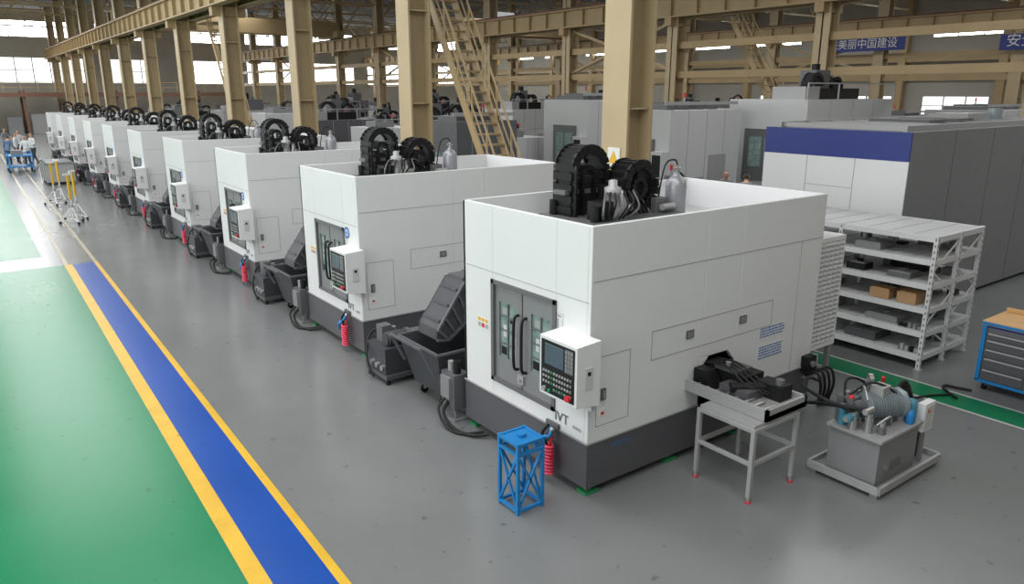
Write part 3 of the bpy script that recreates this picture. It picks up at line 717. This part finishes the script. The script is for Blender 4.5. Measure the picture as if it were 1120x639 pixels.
bgmach('grinding_machine',30,44,4,3,2.6,'mgrey',kind=1)
bgmach('milling_machine',14,42,4,3,2.8,'white2',kind=0)
bgmach('milling_machine',14,50,4,3,2.8,'lgrey',kind=1)
bgmach('grinding_machine',20,60,5,3,2.6,'mgrey',kind=0)
bgmach('milling_machine',38,26,4,3,2.6,'lgrey',kind=0)
bgmach('milling_machine',50,20,5,3,2.6,'white2',kind=2)
bgmach('grinding_machine',48,32,5,3,2.4,'mgrey',kind=1)
random.seed(3)
for gx,gy in ((12.6,20),(16.6,38.5),(20.5,36),(20.5,42),(24,24),(24.2,37.5),(20,48),(24,54),(13.5,57),(14,64),(20,67),(14,72),(23,74),(31,29),(36,31),(38,40),(33,50),(38,56),(31,62),(41,20),(49,26),(54,31),(50,40),(56,44),(52,12),(41,10),(49,52),(31,68),(36,74),(40,66),(50,62),(42,48),(34,26.6),(32,14)):
    bgmach(random.choice(['grinding_machine','boring_machine','milling_machine']),gx,gy,random.uniform(1.8,2.8),random.uniform(1.8,2.5),random.uniform(1.9,3.2),random.choice(['base','white2','mgrey','cgrey','lgrey','base']),kind=random.choice([0,1,3,3,2]))
# far mezzanine with machines parts under the end windows
b=B()
for x in range(2,27,4):
    for y in (86.8,91): b.box(x-.1,x+.1,y-.1,y+.1,0,4.1,'brown')
b.box(1.5,26.5,86.5,91.3,3.5,3.9,'brown')
for z in (4.4,4.9): b.beam((1.5,86.6,z),(26.5,86.6,z),.05,.05,'beige2')
for k in range(18): b.box(1.6+k*1.4,1.65+k*1.4,86.57,86.63,3.9,4.9,'beige2')
for k in range(12): b.box(2.4+k*2.0,3.6+k*2.0,88,89.5,0,random.uniform(1.2,2.6),random.choice(['brown','dgrey','mgrey','lgrey']))
b.obj('mezzanine_platform')
def banner(name,x,y0,y1,z0,z1,txt,size):
    e=empty(name,(x,y1,z0)); b=B(); b.box(-.02,.02,-(y1-y0),0,0,z1-z0,'navy'); b.obj('cloth',e)
    t=textdata(txt,size,'paper',.005); o=inst('lettering',t,e,0,Matrix.Translation((-.05,-.3,(z1-z0)*.28))@ROTX.to_4x4())
banner('banner',45.2,22.9,28.6,6.35,7.1,'推进美丽中国建设',.62)
banner('banner',45.2,13.5,17.9,6.1,6.9,'安全生产',.7)

# ------------------------------------------------------------------ floor items along the aisle
def rollstand():
    b=B(); 
    for a in range(3):
        an=a*2.094+.4; x,y=.38*math.cos(an),.38*math.sin(an)
        b.beam((0,0,.55),(x,y,.08),.03,.03,'white'); b.beam((0,0,.15),(x,y,.08),.03,.03,'white'); b.cyl((x,y-.015,.04),(x,y+.015,.04),.04,'black')
    b.cyl((0,0,.12),(0,0,1.35),.025,'white'); b.box(-.03,.03,-.03,.03,.75,1.5,'yellow'); b.box(-.12,.12,-.03,.03,1.5,1.56,'white'); b.cyl((0,0,.5),(0,0,.6),.05,'lgrey')
    return b
D1=rollstand().data('stand_mesh')
for p in ((2.62,26.7),(2.85,27.6),(2.62,31.6),(2.9,32.5)):
    o=bpy.data.objects.new('rolling_measuring_stand',D1); COL.objects.link(o); o.location=(*p,0); o.rotation_euler[2]=random.random()*3
b=B(); b.box(0,1.1,0,1.6,.8,.85,'blue'); b.box(0,1.1,0,1.6,.25,.3,'blue')
for x in (.03,1.07):
    for y in (.03,1.57): b.beam((x,y,.05),(x,y,1.0),.05,.05,'blue'); b.cyl((x,y,0),(x,y,.1),.05,'black')
b.box(.2,.7,.3,.8,.85,1.1,'mgrey'); b.box(.3,.9,.9,1.4,.85,1.0,'white2'); b.obj('blue_trolley',loc=(2.0,45.6,0))
b=B(); b.box(0,1.1,0,2.4,.12,.95,'lgrey'); b.box(.05,1.05,.05,2.35,.95,.97,'dgrey')
for y in (.3,1.2,2.1): b.box(-.03,0,y-.04,y+.04,.12,.95,'mgrey')
for x in (.1,1.0):
    for y in (.1,2.3): b.cyl((x,y,0),(x,y,.12),.06,'black')
b.box(-.03,1.13,-.03,2.43,.9,.95,'mgrey'); b.obj('steel_parts_crate',loc=(3.0,38.5,0))

# ------------------------------------------------------------------ people
def person(loc,rot,shirt='shirt',pose='stand'):
    lean=.35 if pose=='bend' else 0.03
    def L(z,x=0,y=0):
        dz=z-.95; return (x, y-math.sin(lean)*dz, .95+math.cos(lean)*dz)
    J=[];E=[];R=[]
    def j(p,r,par=None):
        J.append(p);R.append(r)
        if par is not None: E.append((par,len(J)-1))
        return len(J)-1
    pel=j((0,0,.95),(.15,.11)); w=j(L(1.1),(.135,.10),pel); ch=j(L(1.32),(.165,.115),w); sh=j(L(1.43),(.10,.08),ch); nk=j(L(1.50),(.055,.055),sh)
    h1=j(L(1.58,0,-.02),(.075,.085),nk); h2=j(L(1.66,0,-.02),(.082,.098),h1); h3=j(L(1.73,0,-.01),(.055,.065),h2)
    hands=[]
    for s in (-1,1):
        a=j(L(1.40,s*.17),(.065,.065),sh); fx=.35 if pose!='stand' or s>0 else .05
        el=L(1.13,s*.25,-.03 if fx<.1 else -.06); a2=j(el,(.043,.043),a)
        wr=(s*.24 if fx<.1 else s*.17,el[1]-(.05 if fx<.1 else .24),el[2]-(.25 if fx<.1 else .05)); a3=j(wr,(.028,.028),a2)
        d=(Vector(wr)-Vector(el)).normalized(); hp=Vector(wr)+d*.08; j(tuple(hp),(.04,.022),a3); hands.append((hp,d,s))
        step=.10*s if pose=='walk' else .02*s
        k0=j((s*.095,0,.86),(.092,.095),pel); k1=j((s*.105,-.02-step*.5,.50),(.062,.065),k0); k2=j((s*.11,.02+step,.09),(.040,.045),k1); j((s*.12,-.13+step,.035),(.042,.034),k2)
    me=bpy.data.meshes.new('body'); me.from_pydata(J,E,[]); o=bpy.data.objects.new('body',me); COL.objects.link(o)
    sk=o.modifiers.new('skin','SKIN'); 
    for i,r in enumerate(R): me.skin_vertices[0].data[i].radius=r
    me.skin_vertices[0].data[0].use_root=True
    ss=o.modifiers.new('s','SUBSURF'); ss.levels=2; ss.render_levels=2
    dg=bpy.context.evaluated_depsgraph_get(); nm=bpy.data.meshes.new_from_object(o.evaluated_get(dg)); bpy.data.objects.remove(o)
    for m in ('skin',shirt,'pants','hair'): nm.materials.append(M[m])
    neck=L(1.475); eye=Vector(L(1.655,0,-.02))
    for p in nm.polygons:
        c=p.center; p.use_smooth=True; i=1
        if c.z<.07: i=3
        elif c.z<.93 and abs(c.x)<.21 and c.y>-.22: i=2
        elif (c-Vector(neck)).z>0.0 and abs(c.x)<.12:
            i=3 if (c.z>eye.z+.055 or (c.y>eye.y+.035 and c.z>eye.z-.07)) else 0
        elif abs(c.x)>.1 and min((c-h[0]).length for h in hands)<.12: i=0
        p.material_index=i
    e=empty('worker',loc,rot); o=bpy.data.objects.new('body',nm); COL.objects.link(o); o.parent=e
    b=B()
    fy=eye.y-.092
    for s in (-1,1): b.ball((s*.03,fy,eye.z),.011,'black',n=5); b.ball((s*.085,eye.y+.005,eye.z-.01),.022,'skin',.5,1,1.3,6)
    b.ball((0,fy-.012,eye.z-.035),.016,'skin',.8,1.1,1.2,6); b.box(-.025,.025,fy-.002,fy+.01,eye.z-.075,eye.z-.068,'red')
    for hp,d,s in hands:
        side=Vector((1,0,0))-d*d.x; side.normalize(); dn=Vector((0,0,-1)) if abs(d.z)<.7 else Vector((-s,0,0))
        for k in range(4):
            r0=hp+d*.03+side*(-.027+.018*k); ln=(.06,.072,.066,.052)[k if s<0 else 3-k]
            b.tube([r0,r0+d*ln*.6+dn*.006,r0+d*ln+dn*.025],.009,'skin',6,2)
        b.tube([hp-side*s*.03,hp-side*s*.055+d*.03,hp-side*s*.05+d*.06+dn*.01],.010,'skin',6,2)
    b.obj('face_and_fingers',e)
person((2.75,51.3,0),1.2); person((3.5,50.4,0),-1.0,'shirt','walk'); person((2.2,49.0,0),2.5,'shirtb','bend'); person((3.1,54.5,0),.3,'shirt'); person((2.6,58,0),.6,'shirtg','walk')
person((22.1,29.0,0),2.0,'shirt','bend'); person((21.6,26.6,0),-.8,'shirt'); person((18.7,14.4,0),-.9,'shirtg','bend'); person((18.2,13.3,0),2.2,'shirtg','bend')
person((23.6,28.2,0),1.0,'shirtb'); person((19.6,33,0),2.0,'shirt'); person((3.0,47.8,0),-.5,'shirt','walk')

# ------------------------------------------------------------------ lights
def area(name,loc,sx,sy,p,rot=(0,0,0),col=(1,1,1)):
    l=bpy.data.lights.new(name,'AREA'); l.shape='RECTANGLE'; l.size=sx; l.size_y=sy; l.energy=p; l.color=col
    o=bpy.data.objects.new(name,l); COL.objects.link(o); o.location=loc; o.rotation_euler=rot; return o
for x,p in ((-7,1350),(2.5,1600),(18,1350),(36,1300),(55,1200)):
    for y in (8,38,72): area('ceiling_fill_lamp',(x,y,ZC-2.1),5,26,p*(1 if y<50 else 1.3),col=(.985,.99,1))  # soft overhead fill added to light the closed hall; no skylights modelled
for y,p in ((8,1650),(34,1400),(62,1400)): area('side_daylight',(XL+.2,y,6.5),5,24,p,(0,math.radians(-90),0),(.96,.98,1))
w=bpy.data.worlds.new('sky'); S.world=w; w.use_nodes=True
w.node_tree.nodes['Background'].inputs['Color'].default_value=(.8,.9,1,1); w.node_tree.nodes['Background'].inputs['Strength'].default_value=1
# ------------------------------------------------------------------ camera
c=bpy.data.cameras.new('camera'); c.sensor_width=36; c.lens=811.5/1120*36; c.clip_end=400
co=bpy.data.objects.new('camera',c); COL.objects.link(co); co.location=(0,0,4.0); co.rotation_euler=(math.radians(90-15.13),0,math.radians(-36.4)); S.camera=co
S.view_settings.view_transform='Standard'
